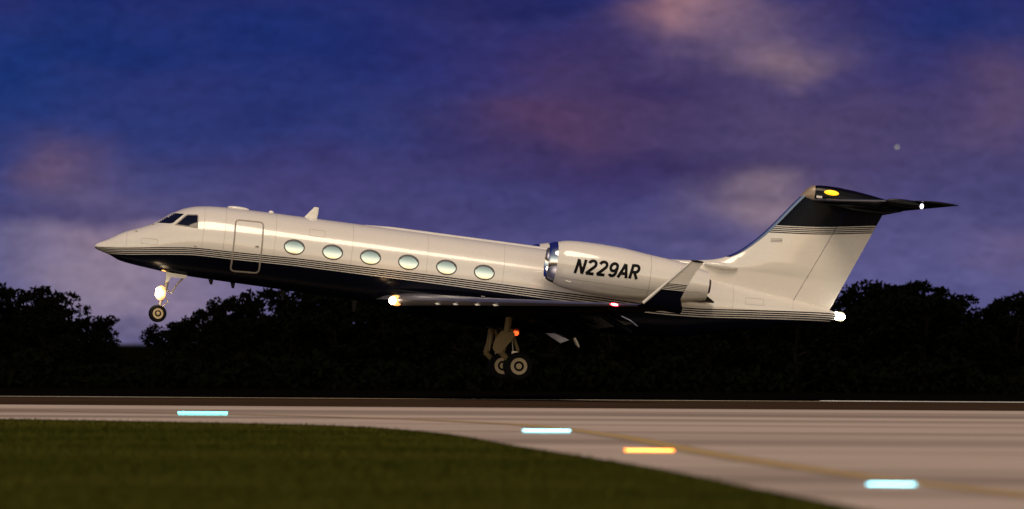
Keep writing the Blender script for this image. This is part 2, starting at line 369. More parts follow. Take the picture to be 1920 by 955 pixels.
def tree_variant(k):
    """unit tree 1 m tall; crown 0.2 .. 1"""
    r = np.random.default_rng(40 + k); tb = MB(); ends = []
    tb.tube([(0, 0, -.02), (.01, 0, .15), (r.normal(0, .02), r.normal(0, .02), .45), (r.normal(0, .03), r.normal(0, .03), .75)], [.035, .028, .018, .006], 8)
    for j in range(9):
        a = r.uniform(0, 6.28); z0 = r.uniform(.15, .5); L = r.uniform(.18, .34)
        e = (math.cos(a) * L, math.sin(a) * L, z0 + r.uniform(.12, .38)); ends.append(e)
        tb.tube([(0, 0, z0), (e[0] * .5, e[1] * .5, z0 + (e[2] - z0) * .35), e], [.014, .009, .003], 6)
    me = bpy.data.meshes.new('trunk'); me.from_pydata(tb.v, [], tb.f); me.materials.append(barkm)
    cl = []
    for j in range(46):
        if j < len(ends): c = np.array(ends[j])
        else:
            a = r.uniform(0, 6.28); u = r.uniform(.25, 1); zz = r.uniform(.16, .90); rad = .36 * math.sqrt(max(.05, 1 - ((zz - .48) / .50) ** 2)) * u ** .5
            c = np.array([math.cos(a) * rad, math.sin(a) * rad, zz])
        cs = r.uniform(.06, .12); p = r.normal(size=(75, 3)); p /= np.linalg.norm(p, axis=1)[:, None]
        p *= (r.uniform(.3, 1, 75) ** .5)[:, None] * cs * np.array([1.15, 1.15, .75]); cl.append(c + p)
    return me, leaves_mesh('crown', np.concatenate(cl), .028, 60 + k)
VAR = [tree_variant(k) for k in range(6)]
topline = pchip([(-1500, 545), (-600, 530), (0, 541), (120, 545), (165, 590), (225, 640), (290, 648), (325, 600), (420, 552), (500, 540), (800, 532), (1200, 530), (1500, 545), (1590, 532), (1650, 510), (1745, 512), (1795, 548), (1860, 560), (1905, 530), (1960, 520), (2300, 540), (3400, 535)])
ti = 0
def add_tree(x, y, h, label, group, wide=1.0):
    global ti
    tr, cr = VAR[ti % 6]; ti += 1
    e = bpy.data.objects.new('tree', None); COL.objects.link(e); e.location = (x, y, 0); e.rotation_euler = (0, 0, random.uniform(0, 6.28))
    e.scale = (h * wide, h * wide, h)
    e['label'] = label; e['category'] = 'tree'; e['group'] = group
    for n_, me in (('trunk', tr), ('crown', cr)):
        o = bpy.data.objects.new(n_, me); COL.objects.link(o); o.parent = e
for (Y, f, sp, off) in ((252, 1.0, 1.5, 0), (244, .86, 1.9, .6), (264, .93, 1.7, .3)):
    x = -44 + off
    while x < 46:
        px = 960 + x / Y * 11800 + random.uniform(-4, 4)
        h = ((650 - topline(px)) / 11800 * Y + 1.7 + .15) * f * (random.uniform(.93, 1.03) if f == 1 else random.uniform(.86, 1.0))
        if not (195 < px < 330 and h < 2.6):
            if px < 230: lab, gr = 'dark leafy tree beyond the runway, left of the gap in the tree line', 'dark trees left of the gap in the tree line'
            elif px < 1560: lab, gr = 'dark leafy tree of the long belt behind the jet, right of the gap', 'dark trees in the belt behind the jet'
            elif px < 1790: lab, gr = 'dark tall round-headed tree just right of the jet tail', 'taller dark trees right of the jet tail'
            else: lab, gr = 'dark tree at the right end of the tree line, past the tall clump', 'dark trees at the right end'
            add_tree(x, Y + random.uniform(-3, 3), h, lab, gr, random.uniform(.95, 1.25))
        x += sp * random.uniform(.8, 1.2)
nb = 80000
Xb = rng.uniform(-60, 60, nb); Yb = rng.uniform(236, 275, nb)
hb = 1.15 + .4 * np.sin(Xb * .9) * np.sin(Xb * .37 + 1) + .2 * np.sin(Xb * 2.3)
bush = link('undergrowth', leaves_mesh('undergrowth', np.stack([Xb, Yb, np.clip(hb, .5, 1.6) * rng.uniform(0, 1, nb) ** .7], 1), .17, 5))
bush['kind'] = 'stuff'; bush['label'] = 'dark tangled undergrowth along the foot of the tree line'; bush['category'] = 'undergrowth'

# ---------------------------------------------------------------- taxiway lights, their smeared streaks shaped as made-up glowing bars
def light_streak(x, y, px_m, Lpx, m, label, tint):
    L = Lpx / px_m / 2; r = (2.0 if px_m > 140 else 2.8 if px_m > 110 else 3.3) / px_m
    e = bpy.data.objects.new('light_streak', None); COL.objects.link(e); e.location = (x, y, .02); e['label'] = label; e['category'] = 'light'; e['group'] = 'glowing light streaks on the taxiway'
    b = MB(); zc = r + .015
    b.tube([(-L + .02, 0, zc), (L - .02, 0, zc)], r, 16); tb_ = b.build('streak_tube', m, e)
    b = MB(); b.tube([(-L + .05, -r * .50, zc + .1 * r), (L - .05, -r * .50, zc + .1 * r)], r * .62, 12); b.build('glowing_core', M['streak_core_orange'] if m is M['streak_orange'] else M['streak_core_teal'] if m is M['streak_cyan'] else M['streak_core'], tb_)
    for s in (-1, 1):
        c = MB(); c.tube([(s * (L - .02), 0, zc), (s * L, 0, zc)], r * .8, 16); c.build('streak_end', M['grey'], e)
        c = MB(); c.box((s * L * .7, 0, .009), (.03, .05, .009)); c.build('added_foot', M['grey'], e)  # caps and feet are added along with the bar shape
    pl = bpy.data.lights.new('streak_glow', 'AREA'); pl.shape = 'RECTANGLE'; pl.size = 2 * L; pl.size_y = .03; pl.energy = 1.6; pl.color = tint
    lo = bpy.data.objects.new('streak_glow', pl); COL.objects.link(lo); lo.parent = e; lo.location = (0, -r - .02, zc + r + .02); lo.rotation_euler = (R(35), 0, 0)
light_streak(-7.27, 148.5, 79, 95, M['streak_cyan'], 'glowing cyan light streak at far left of the taxiway', (.3, .95, 1))
light_streak(.69, 121.8, 96.5, 93, M['streak_ice'], 'glowing ice-blue light streak at the taxiway centre, left of the orange streak', (.5, .9, 1))
light_streak(2.205, 100.1, 117.5, 97, M['streak_orange'], 'glowing orange light streak beside the yellow taxi line', (1, .45, .08))
light_streak(4.645, 76.8, 153.5, 96, M['streak_ice'], 'glowing ice-blue light streak nearest the bottom right corner', (.5, .9, 1))

# bright evening star, far away above the tail
b = MB(); b.ellip((0, 0, 0), (.5, .5, .6), 12, 8)
st = b.build('star', emis('pale_green_star', (.62, .66, .48), .75)); st.location = ((1681 - 960) / 11800 * 3000 , 3000, 1.7 + (650 - 276 + 4.5) / 11800 * 3000)
st['label'] = 'faint pale green star alone in the clouds above the jet tail'; st['category'] = 'star'

# ================================================================ THE JET  (body frame: X aft, Y starboard, Z up)
jet = bpy.data.objects.new('business_jet', None); COL.objects.link(jet)
jet.matrix_world = Matrix.Translation((.0057, 200.0, 3.717)) @ Matrix.Rotation(R(7), 4, 'Z') @ Matrix.Rotation(R(7.1), 4, 'Y')
jet['label'] = 'white and navy twin-engine business jet lifting off with its gear down'; jet['category'] = 'jet'

top = pchip([(-13.30, -.60), (-13.27, -.52), (-13.18, -.455), (-12.94, -.33), (-12.475, -.036), (-11.91, .21), (-11.51, .40), (-10.97, .79), (-10.65, .97), (-10.16, 1.105), (-9.57, 1.166), (-8.9, 1.19), (-7, 1.203), (0, 1.215), (2, 1.21), (4, 1.16), (6.18, .985), (8.2, .75), (10.25, .49), (10.45, .42)])
bot = pchip([(-13.30, -.60), (-13.26, -.65), (-13.15, -.69), (-12.8, -.79), (-12.45, -.93), (-12.0, -1.0), (-11.3, -1.07), (-10.8, -1.12), (-9.4, -1.15), (-8, -1.16), (-6, -1.19), (0, -1.2), (3, -1.19), (5, -1.08), (7, -.68), (9, -.17), (10.3, .12), (10.45, .2)])
wid = pchip([(-13.30, 0.0), (-13.25, .10), (-13.15, .17), (-12.94, .27), (-12.5, .47), (-12, .66), (-11.5, .82), (-11, .95), (-10.5, 1.05), (-10, 1.12), (-9, 1.18), (-8, 1.2), (3.5, 1.2), (5.5, 1.05), (7.5, .78), (9, .50), (10.3, .24), (10.45, .16)])
stripe = pchip([(-13.3, -.60), (-12.9, -.575), (-12.15, -.486), (-11.15, -.345), (-10.07, -.235), (-8.97, -.21), (-7.96, -.18), (-6.94, -.15), (-4.56, -.13), (-2.0, -.107), (.55, -.107), (2.3, -.105), (4.2, -.12), (5.7, -.055), (7.4, .115), (10.06, .372), (10.5, .40)])
bandw = pchip([(-13.3, .10), (-12.9, .18), (-12.1, .225), (-10, .235), (-5, .25), (1, .27), (10.5, .275)])
def band_f(co): return (stripe(co[0]) - co[2]) / bandw(co[0])
def fus(x, th, off=0.):
    t, bt, w = top(x), bot(x), wid(x); zc = (t + bt) / 2; h = (t - bt) / 2
    return Vector((x, math.sin(th) * (w + off), zc + math.cos(th) * (h + off)))
NF = 112
xs = list(np.concatenate([[-13.3], -13.3 + .35 * np.linspace(0.08, 1, 14) ** 1.6, np.linspace(-12.85, -9.6, 40), np.linspace(-9.4, 4, 70), np.linspace(4.2, 10.2, 40), [10.3, 10.38, 10.43, 10.45]]))
rings = [[fus(x, 2 * math.pi * k / NF) for k in range(NF)] for x in xs]
V, F = loft(rings, False, True)
mk('fuselage', V, F, M['paint'], jet, band_f, 50)
fuselage = jet.children[-1] if jet.children else None
fuselage = [o for o in COL.objects if o.name == 'fuselage'][0]
def onf(x, z, off, side=-1):
    t, bt, w = top(x), bot(x), wid(x); zc = (t + bt) / 2; h = (t - bt) / 2
    s = max(-1, min(1, (z - zc) / h)); c = math.sqrt(max(0, 1 - s * s))
    return Vector((x, side * (w + off) * c, zc + (h + off) * s))
def patch(name, poly, surf, m, parent, step=.09, band=None):
    """fill a polygon drawn in (x, z) and wrap it on a surface"""
    bm = bmesh.new(); bm.faces.new([bm.verts.new((x, 0, z)) for x, z in poly])
    for ax, (lo, hi) in ((0, (min(p[0] for p in poly), max(p[0] for p in poly))), (2, (min(p[1] for p in poly), max(p[1] for p in poly)))):
        n = int((hi - lo) / step) + 1
        for i in range(1, n + 1):
            co = [0, 0, 0]; no = [0, 0, 0]; co[ax] = lo + (hi - lo) * i / (n + 1); no[ax] = 1
            bmesh.ops.bisect_plane(bm, geom=bm.verts[:] + bm.edges[:] + bm.faces[:], plane_co=co, plane_no=no)
    bmesh.ops.triangulate(bm, faces=bm.faces)
    bands = {}
    V = [surf(v.co.x, v.co.z) for v in bm.verts]; F = [tuple(v.index for v in f.verts) for f in (bm.verts.index_update(), bm.faces)[1]]
    bm.free(); return mk(name, V, F, m, parent, band)
def stroke(mb, pts, w, surf, closed=False, step=.05, h=.0):
    """ribbon of width w along a polyline in (x, z), wrapped on a surface; crowned by h"""
    P = [np.array(p, float) for p in pts]
    if closed: P.append(P[0])
    Q = []
    for a, b_ in zip(P[:-1], P[1:]):
        n = max(1, int(np.linalg.norm(b_ - a) / step)); Q += [a + (b_ - a) * i / n for i in range(n)]
    if not closed: Q.append(P[-1])
    n = len(Q); V = []; F = []
    for i in range(n):
        a = Q[i - 1] if (closed or i > 0) else Q[i]; b_ = Q[(i + 1) % n] if (closed or i < n - 1) else Q[i]
        t1 = Q[i] - a; t2 = b_ - Q[i]; l1, l2 = np.linalg.norm(t1), np.linalg.norm(t2)
        t = (t1 / l1 if l1 > 1e-9 else 0) + (t2 / l2 if l2 > 1e-9 else 0); t = t / max(1e-9, np.linalg.norm(t)); nr = np.array((-t[1], t[0]))
        k = 1 / max(.5, abs(float(np.dot(nr, np.array((-t2[1], t2[0])) / l2))) if l2 > 1e-9 else 1)
        for s, o in ((-1, .0), (-.4, h), (.4, h), (1, .0)):
            q = Q[i] + nr * s * w * .5 * k; V.append(surf(q[0], q[1], o))
    m_ = n if closed else n - 1
    for i in range(m_):
        for j in range(3): F.append((i * 4 + j, i * 4 + j + 1, ((i + 1) % n) * 4 + j + 1, ((i + 1) % n) * 4 + j))
    mb.add(V, F)
def rrect(quad, r=.12, n=5):
    out = []; c = [np.array(p, float) for p in quad]
    for i in range(4):
        p, a, b_ = c[i], c[i - 1], c[(i + 1) % 4]; u = (a - p) / np.linalg.norm(a - p); v = (b_ - p) / np.linalg.norm(b_ - p)
        A, B_ = p + u * r, p + v * r
        for k in range(n + 1):
            t = k / n; out.append(tuple((1 - t) ** 2 * A + 2 * t * (1 - t) * p + t * t * B_))
    return out
# cabin windows
for side in (-1, 1):
    for cx in (-7.13, -5.91, -4.70, -3.485, -2.27, -1.06):
        el = [(cx + .315 * math.cos(t) , .19 + .225 * math.sin(t)) for t in np.linspace(0, 2 * math.pi, 40, endpoint=False)]
        fr = MB(); stroke(fr, el, .038, lambda x, z, o=0, s=side: onf(x, z, .004 + o, s), True, .2, .012)
        w_ = fr.build('cabin_window', M['ring'], jet)
        ga = MB(); stroke(ga, [(cx + .285 * math.cos(t), .185 + .195 * math.sin(t)) for t in np.linspace(.25, math.pi - .35, 24)], .025, lambda x, z, o=0, s=side: onf(x, z, .007 + o, s), False, .2, .004); ga.build('recess_shade', M['ring'], w_)  # dark arc paints the recess shade along the top of the pane
        patch('pane', [(cx + .30 * math.cos(t), .19 + .21 * math.sin(t)) for t in np.linspace(0, 2 * math.pi, 40, endpoint=False)], lambda x, z, s=side: onf(x, z, .005, s), M['pane'], w_, .05)
    # cockpit glazing
    for nm, poly in (('windscreen', [(-11.53, .375), (-11.10, .70), (-10.98, .785), (-10.62, .80), (-10.97, .44), (-11.06, .40)]),
                     ('cockpit_side_window', [(-10.90, .405), (-10.62, .72), (-10.56, .765), (-10.27, .80), (-10.235, .77), (-10.225, .39)])):
        o = patch(nm, poly, lambda x, z, s=side: onf(x, z, .006, s), M['glass'], jet, .06)
        f_ = MB(); stroke(f_, poly, .03, lambda x, z, q=0, s=side: onf(x, z, .006 + q, s), True, .05, .008); f_.build('frame', M['seal'] if nm != 'windscreen' else M['white'], o)
# passenger door (port)
dq = [(-9.05, .80), (-8.17, .83), (-8.12, -.77), (-9.01, -.81)]
dr = patch('passenger_door', rrect(dq, .13), lambda x, z: onf(x, z, .006), M['paint'], jet, .08, band_f)
b = MB(); stroke(b, rrect(dq, .13), .05, lambda x, z, o=0: onf(x, z, .006 + o), True, .05, .010); b.build('door_seal', M['seal'], dr)
b = MB(); stroke(b, [(-8.35, .05), (-8.24, .05)], .05, lambda x, z, o=0: onf(x, z, .010 + o), False, .05, .02); b.build('handle', M['seal'], dr)
for x in (-12.35, -10.02, -9.35, -7.75, -5.3, -2.9, -.45, 7.0, 9.0):
    b = MB(); zc = (top(x) + bot(x)) / 2; h = (top(x) - bot(x)) / 2
    stroke(b, [(x, stripe(x) + .02), (x, zc + h * .97)], .007, lambda a, c, o=0: onf(a, c, .002 + o), False, .05, .002); b.build('panel_seam', M['seal'], jet)
for q in ([(-6.7, .62), (-6.2, .62), (-6.2, .82), (-6.7, .82)], [(-11.9, -.15), (-11.4, -.13), (-11.4, -.30), (-11.9, -.32)], [(7.4, .30), (8.0, .33), (8.0, .53), (7.4, .50)]):
    b = MB(); stroke(b, rrect(q, .04, 2), .008, lambda a, c, o=0: onf(a, c, .003 + o), True, .05, .002); b.build('hatch_outline', M['seal'], jet)
# dorsal spine strip, antennas, probes
b = MB(); V = []
for x in np.linspace(-4.9, 1.6, 30):
    zt = top(x); hgt = .055 * min(1, (x + 4.9) / 1.0 + .1); V.append([(x, -.16, zt - .03), (x, -.10, zt + hgt * .6), (x, 0, zt + hgt), (x, .10, zt + hgt * .6), (x, .16, zt - .03)])
v_, f_ = loft(V); b.add(v_, f_); b.build('dorsal_spine', M['white'], jet)
b = MB(); b.add(*loft([[(x0, 0, z), ((x0 * .7 + x1 * .3), -t, z), (x1, 0, z), ((x0 * .7 + x1 * .3), t, z)] for (x0, x1, z, t) in ((-6.86, -6.44, 1.17, .035), (-6.72, -6.42, 1.36, .03), (-6.56, -6.42, 1.56, .016))])); b.build('blade_antenna', M['white'], jet)
b = MB(); b.ellip((-8.95, 0, 1.20), (.35, .12, .06)); b.build('satellite_fairing', M['white'], jet)
b = MB(); b.ellip((-7.9, 0, 1.215), (.08, .03, .05)); b.build('top_beacon', M['white'], jet)
for (x, z, L) in ((-9.6, -1.2, .10), (-8.9, -1.19, .14), (-7.3, -1.2, .24), (-5.0, -1.2, .36)):
    b = MB(); b.add(*loft([[(x, 0, z + .05), (x + .06, -.02, z + .05), (x + .16, 0, z + .05), (x + .06, .02, z + .05)], [(x + .07, 0, z - L), (x + .10, -.01, z - L), (x + .15, 0, z - L), (x + .10, .01, z - L)]])); b.build('belly_antenna', M['letter'], jet)
for (x, z) in ((-12.05, .06), (-10.20, -.19), (-11.55, .34)):
    p = onf(x, z, 0); b = MB(); b.tube([p, p + Vector((0, -.05, 0)), p + Vector((-.08, -.07, .0))], [.018, .014, .008], 6); b.build('probe', M['grey'], jet)

# wing-body fairing
rr = []
for t in np.linspace(0, 1, 24):
    x = -5.4 + 9.4 * t; s = math.sin(math.pi * min(1, max(0, t))) ** .45 if 0 < t < 1 else .02
    rr.append([(x, 1.33 * s * math.sin(a), -.75 + (-.78 * s) * math.cos(a) if math.cos(a) > 0 else -.75 + (-.30 * s) * math.cos(a)) for a in np.linspace(0, 2 * math.pi, 32, endpoint=False)])
b = MB(); b.add(*loft(rr)); b.build('belly_fairing', M['navy'], jet, None, 60)

# aerofoil sections
def foil(n=15):
    ts = (1 - np.cos(np.linspace(0, math.pi, n))) / 2
    th = lambda t: 5 * (.2969 * math.sqrt(t) - .126 * t - .3516 * t * t + .2843 * t ** 3 - .1036 * t ** 4)
    up = [(t, th(t)) for t in ts[::-1]]; lo = [(t, -th(t)) for t in ts[1:-1]]
    return up + lo
FO = foil()
def wing_sec(y):
    a = abs(y); le = -3.864 + (a - 1.3) * .635
    ch = float(np.interp(a, [0, 1.3, 4.0, 11.3], [6.0, 5.35, 3.95, 1.32])); z = -1.048 + (a - 1.3) * .0608
    return le, ch, z, float(np.interp(a, [0, 1.3, 4, 11.3], [.13, .12, .105, .09]))
def wing_ring(y, c0=0., c1=1., grow=0.):
    le, ch, z, tk = wing_sec(y); out = []
    tw = R(float(np.interp(abs(y), [1, 11], [0.3, -1.5])))
    for (t, h) in FO:
        t2 = c0 + t * (c1 - c0) if c1 < 1 else t
        xx = t2 * ch; zz = (h * tk * .92 + .012 * math.sin(math.pi * t)) * ch
        out.append((le + xx - grow, y, z + zz + (0.25 * ch - xx) * math.sin(tw)))
    return out
for side in (-1, 1):
    ys = [.6, 1.3, 2.5, 4, 5.5, 7, 8.5, 10, 11.3]
    b = MB(); b.add(*loft([wing_ring(side * y) for y in ys])); wing = b.build('wing', M['lead'], jet, None, 60)
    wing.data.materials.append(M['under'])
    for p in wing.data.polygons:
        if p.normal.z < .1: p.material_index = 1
    # polished leading edge
    def le_ring(y):
        le, ch, z, tk = wing_sec(y); R0 = wing_ring(y); n = len(FO); out = []
        idx = [i for i, (t, h) in enumerate(FO) if t < .09]
        c = Vector((le + .02 * ch, y, z + .25 * ch * 0)); 
        return [Vector(R0[i]) + Vector((-.006, 0, .004 if FO[i][1] >= 0 else -.004)) for i in idx]
    L = [le_ring(side * y) for y in ys[1:]]; n = len(L[0]); F = [(i * n + k, i * n + k + 1, (i + 1) * n + k + 1, (i + 1) * n + k) for i in range(len(L) - 1) for k in range(n - 1)]
    mk('leading_edge', [p for r_ in L for p in r_], F, M['lead'], wing, None, 60)
    # winglet
    secs = [(11.30, -.44, 2.49, 1.32, .09), (11.42, -.41, 2.56, 1.27, .085), (11.52, -.33, 2.65, 1.17, .075), (11.58, -.1, 2.86, .86, .07), (11.66, .25, 3.165, .67, .06), (11.82, .75, 3.60, .44, .055), (11.92, 1.06, 3.87, .35, .05)]
    rr = []
    for i, (y, z, le, ch, tk) in enumerate(secs):
        cant = [0.05, .35, .8, 1.35, 1.25, 1.25, 1.25][i]
        rr.append([(le + t * ch, side * (y - h * tk * .5 * ch * math.sin(cant)), z + h * tk * .5 * ch * math.cos(cant) - .10 * t * (1 - min(1, i / 3))) for (t, h) in FO])
    b = MB(); b.add(*loft(rr)); wl = b.build('winglet', M['paint'], jet, lambda co: (.325 + .03 * (co[0] - 3.6) - co[2]) / .19, 60)
    b = MB(); b.tube([(2.63, side * 11.47, -.36), (2.86 - .01, side * 11.58, -.1), (3.165 - .01, side * 11.66, .25), (3.60 - .01, side * 11.82, .75), (3.86, side * 11.92, 1.06)], [.05, .05, .042, .034, .026], 8); b.build('leading_edge', M['white'], wl)
    b = MB(); b.ellip((4.03, side * 11.925, 1.075), (.20, .03, .035)); b.build('tip_cap', M['black'], wl)
    # flap, deflected for take-off, with track fairings
    for (y0, y1) in ((1.45, 4.0), (4.05, 7.8)):
        rr = []
        for y in (y0, y1):
            le, ch, z, tk = wing_sec(y); x0 = le + ch * .80; c = ch * .26; dd = R(18)
            rr.append([(x0 + t * c * math.cos(dd) + h * c * .06 * math.sin(dd), side * y, z - .07 - t * c * math.sin(dd) + h * c * .06 * math.cos(dd)) for (t, h) in FO])
        b = MB(); b.add(*loft(rr)); b.build('flap', M['navy'], jet, None, 60)
    for y in (3.1, 5.1, 7.3):
        le, ch, z, tk = wing_sec(y); x0 = le + ch * .72
        b = MB(); b.ellip((0, 0, 0), (.62, .055, .10)); b.v = [tuple(Matrix.Rotation(R(22), 3, 'Y') @ Vector(p) + Vector((x0 + .5, side * y, z - .30))) for p in b.v]
        b.build('flap_track_fairing', M['navy'], jet)
    # vortilons under the leading edge
    for y in (3.2, 3.95, 4.85, 5.6):
        le, ch, z, tk = wing_sec(y); b = MB()
        b.prism([(le - .06, z - .09), (le + .13, z - .04), (le + .13, z - .11), (le, z - .13)], side * y - .012, side * y + .012); b.build('vortilon', M['pale'], wing)
    b = MB(); b.ellip((1.93, side * 10.46, -.50), (.17, .09, .055)); nav = b.build('navigation_light', M['lamp_red'] if side < 0 else M['lamp_pale'], jet)
    b = MB(); b.ellip((1.90, side * 10.53, -.50), (.11, .05, .03)); b.build('core', M['lamp_red_core'] if side < 0 else M['lamp_pale'], nav)
    if side < 0:
        pl = bpy.data.lights.new('navigation_glow', 'POINT'); pl.energy = 6; pl.color = (1, .05, .06); pl.shadow_soft_size = .1
        lo = bpy.data.objects.new('navigation_glow', pl); COL.objects.link(lo); lo.parent = nav; lo.location = (1.75, -10.6, -.5)
        # the root landing lamp, a lit teardrop at the leading edge
    b = MB(); b.ellip((-3.74, side * 1.42, -1.06), (.22, .12, .17)); ll = b.build('landing_light', M['lamp_warm'], jet)
    b = MB(); b.ellip((-3.86, side * 1.50, -1.08), (.12, .07, .12)); b.build('lens', M['lamp_white'], ll)
    pl = bpy.data.lights.new('landing_glow', 'POINT'); pl.energy = 10; pl.color = (1, .6, .3); pl.shadow_soft_size = .1
    lo = bpy.data.objects.new('landing_glow', pl); COL.objects.link(lo); lo.parent = ll; lo.location = (-4.1, side * 1.75, -1.0)
# small pale patches and brown spots above the port wing
for (x, z, w_, h_) in ((-2.20, -.66, .10, .05), (-1.05, -.60, .12, .05), (-1.85, -.74, .05, .03), (-.62, -.68, .05, .03)):
    patch('pale_mark', [(x, z), (x, z + h_), (x + w_, z + h_), (x + w_, z)], lambda a, c: onf(a, c, .012), M['pale'], jet, .2)
for (x) in (-.28, -.08):
    b = MB(); b.ellip((x, -2.0, -.73 - .03 * x), (.09, .05, .022)); b.build('wing_spot', M['gearp'], jet)

# fin and rudder
finLE = pchip([(.30, 3.9), (1.15, 4.15), (1.37, 4.45), (1.466, 5.5), (1.61, 6.36), (1.77, 6.77), (2.09, 7.25), (4.03, 8.91), (4.2, 9.06)])
finTE = lambda z: 10.249 + (z - .477) * (11.57 - 10.249) / (3.734 - .477)
hinge = lambda z: 9.10 + (z - .8) * .435
finb = pchip([(7.0, 2.60), (7.855, 2.671), (9.353, 2.801), (11.304, 3.095), (12, 3.2)])
def fin_band(co): return (co[2] - finb(co[0])) / .24
def fin_half(x, z):
    """half thickness of the fin"""
    le = finLE(z); te = finTE(z); c = te - le; t = min(1, max(0, (x - le) / c))
    hh = 5 * (.2969 * math.sqrt(t) - .126 * t - .3516 * t * t + .2843 * t ** 3 - .1036 * t ** 4)
    return hh * min(.11 * c, .36 + .02 * c) + .006
zs = list(np.linspace(.3, 1.25, 6)) + list(np.linspace(1.3, 2.2, 22)) + list(np.linspace(2.3, 4.12, 20))
rr = []
for z in zs:
    le, hg = finLE(z), hinge(z); tt = (1 - np.cos(np.linspace(0, math.pi / 2, 22)))
    xsn = [le + (hg - le) * t for t in tt]
    rr.append([(x, -fin_half(x, z), z) for x in xsn] + [(x, fin_half(x, z), z) for x in xsn[::-1]])
b = MB(); b.add(*loft(rr)); fin = b.build('fin', M['paint'], jet, fin_band, 45)
zr = [.42, .5, .56] + [z for z in zs if .6 <= z <= 3.76]
rr = []
for z in zr:
    hg, te = hinge(z) + .018, finTE(z); xsn = [hg + (te - hg) * t for t in np.linspace(0, 1, 12)]
    rr.append([(x, -fin_half(x, z), z) for x in xsn] + [(x, fin_half(x, z), z) for x in xsn[::-1]])
b = MB(); b.add(*loft(rr)); b.build('rudder', M['paint'], jet, fin_band, 45)
# polished leading edge strip of the fin
L = []
for z in np.linspace(1.74, 4.02, 30):
    le = finLE(z); row = []
    for (dx_, sgn) in ((.13, -1), (.07, -1), (.03, -1), (.01, -1), (0, 0), (.01, 1), (.03, 1), (.07, 1), (.13, 1)):
        x = le + dx_; row.append((x - .012, sgn * (fin_half(x, z) + .006), z))
    L.append(row)
n = len(L[0]); mk('leading_edge', [p for r_ in L for p in r_], [(i * n + k, i * n + k + 1, (i + 1) * n + k + 1, (i + 1) * n + k) for i in range(len(L) - 1) for k in range(n - 1)], M['chrome'], fin, None, 60)
b = MB(); b.ellip((6.55, -.30, 1.42), (.55, .13, .11)); b.build('air_scoop', M['white'], jet)
# small vent on the fin
onfin = lambda x, z, o=0: Vector((x, -fin_half(x, z) - .004 - o, z))
b = MB()
for k in range(3): stroke(b, [(8.05, 2.40 + k * .045), (8.42, 2.44 + k * .045)], .02, onfin, False, .1, .008)
b.build('vent', M['seal'], fin)

# bullet fairing and tailplane
bt = pchip([(8.86, 3.98), (8.95, 4.12), (9.06, 4.26), (9.3, 4.385), (9.82, 4.415), (10.53, 4.37), (11.4, 4.26), (12.0, 4.14), (12.35, 4.05)])
bb = pchip([(8.86, 3.96), (9.1, 3.84), (9.6, 3.74), (11.4, 3.70), (12.35, 3.98)])
rr = []
for x in [8.865, 8.9, 8.96, 9.06, 9.2, 9.4, 9.7, 10.1, 10.6, 11.1, 11.6, 12.0, 12.3, 12.35]:
    t, bo = bt(x), bb(x); w_ = float(np.interp(x, [8.86, 9.1, 9.6, 11.2, 12.35], [.02, .15, .24, .20, .02]))
    rr.append([(x, w_ * math.sin(a), (t + bo) / 2 + (t - bo) / 2 * math.cos(a)) for a in np.linspace(0, 2 * math.pi, 24, endpoint=False)])
b = MB(); b.add(*loft(rr)); bul = b.build('bullet_fairing', M['black'], jet, None, 50)
rr = []
for x in [8.85, 8.9, 8.96, 9.06, 9.2, 9.28]:
    t, bo = bt(max(x, 8.862)) + .01, bb(max(8.862, x)) - .01; w_ = float(np.interp(x, [8.86, 9.1, 9.6], [.02, .15, .24])) + .01
    rr.append([(x - .006, w_ * math.sin(a), (t + bo) / 2 + (t - bo) / 2 * math.cos(a)) for a in np.linspace(0, 2 * math.pi, 24, endpoint=False)])
b = MB(); b.add(*loft(rr, True, False)); b.build('nose_cap', M['tan'], bul)
b = MB(); b.ellip((9.80, -.21, 4.20), (.24, .07, .085)); b.build('amber_glint', M['glint_amber'], bul)  # glowing ellipsoid drawn for a yellow reflection on the black fairing
b = MB(); b.box((9.42, -.20, 4.02), (.09, .05, .035)); b.build('access_panel', M['pale'], bul)
def stab_ring(y, c0=0., c1=1.):
    a = abs(y) / 4.9; le = 9.10 + a * 2.76; te = 12.05 + a * .97; z = 3.90 + a * .21; ch = te - le; out = []
    tk = .10 - .02 * a
    for (t, h) in FO:
        tt = c0 + (c1 - c0) * t
        hh = 5 * (.2969 * math.sqrt(tt) - .126 * tt - .3516 * tt ** 2 + .2843 * tt ** 3 - .1036 * tt ** 4) * tk * .5 * ch * (1 if h >= 0 else -1)
        out.append((le + tt * ch, y, z + hh))
    return out
for side in (-1, 1):
    ysn = [.05, 1.2, 2.4, 3.6, 4.6, 4.9]
    b = MB(); b.add(*loft([stab_ring(side * y, 0, .70) for y in ysn])); stb = b.build('tailplane', M['black'], jet, None, 50)
    b = MB(); b.add(*loft([stab_ring(side * y, .71, 1) for y in (.25, 1.2, 2.4, 3.6, 4.84)])); b.build('elevator', M['black'], jet, None, 50)
    L = []
    for y in ysn:
        R0 = stab_ring(side * y, 0, .7); L.append([Vector(R0[i]) + Vector((-.006, 0, .003 * (1 if FO[i][1] >= 0 else -1))) for i, (t, h) in enumerate(FO) if t < .06])
    n = len(L[0]); mk('leading_edge', [p for r_ in L for p in r_], [(i * n + k, i * n + k + 1, (i + 1) * n + k + 1, (i + 1) * n + k) for i in range(len(L) - 1) for k in range(n - 1)], M['lead'], stb, None, 60)
    b = MB(); b.ellip((12.5, side * 4.93, 4.115), (.55, .04, .04)); b.build('tip_cap', M['black'], stb)
b = MB(); b.ellip((11.40, -4.62, 3.98), (.62, .05, .12)); bal = b.build('elevator_balance', M['black'], jet)
b = MB(); b.ellip((11.93, -4.68, 3.955), (.06, .045, .085)); b.build('tip_light', M['lamp_pale'], bal)
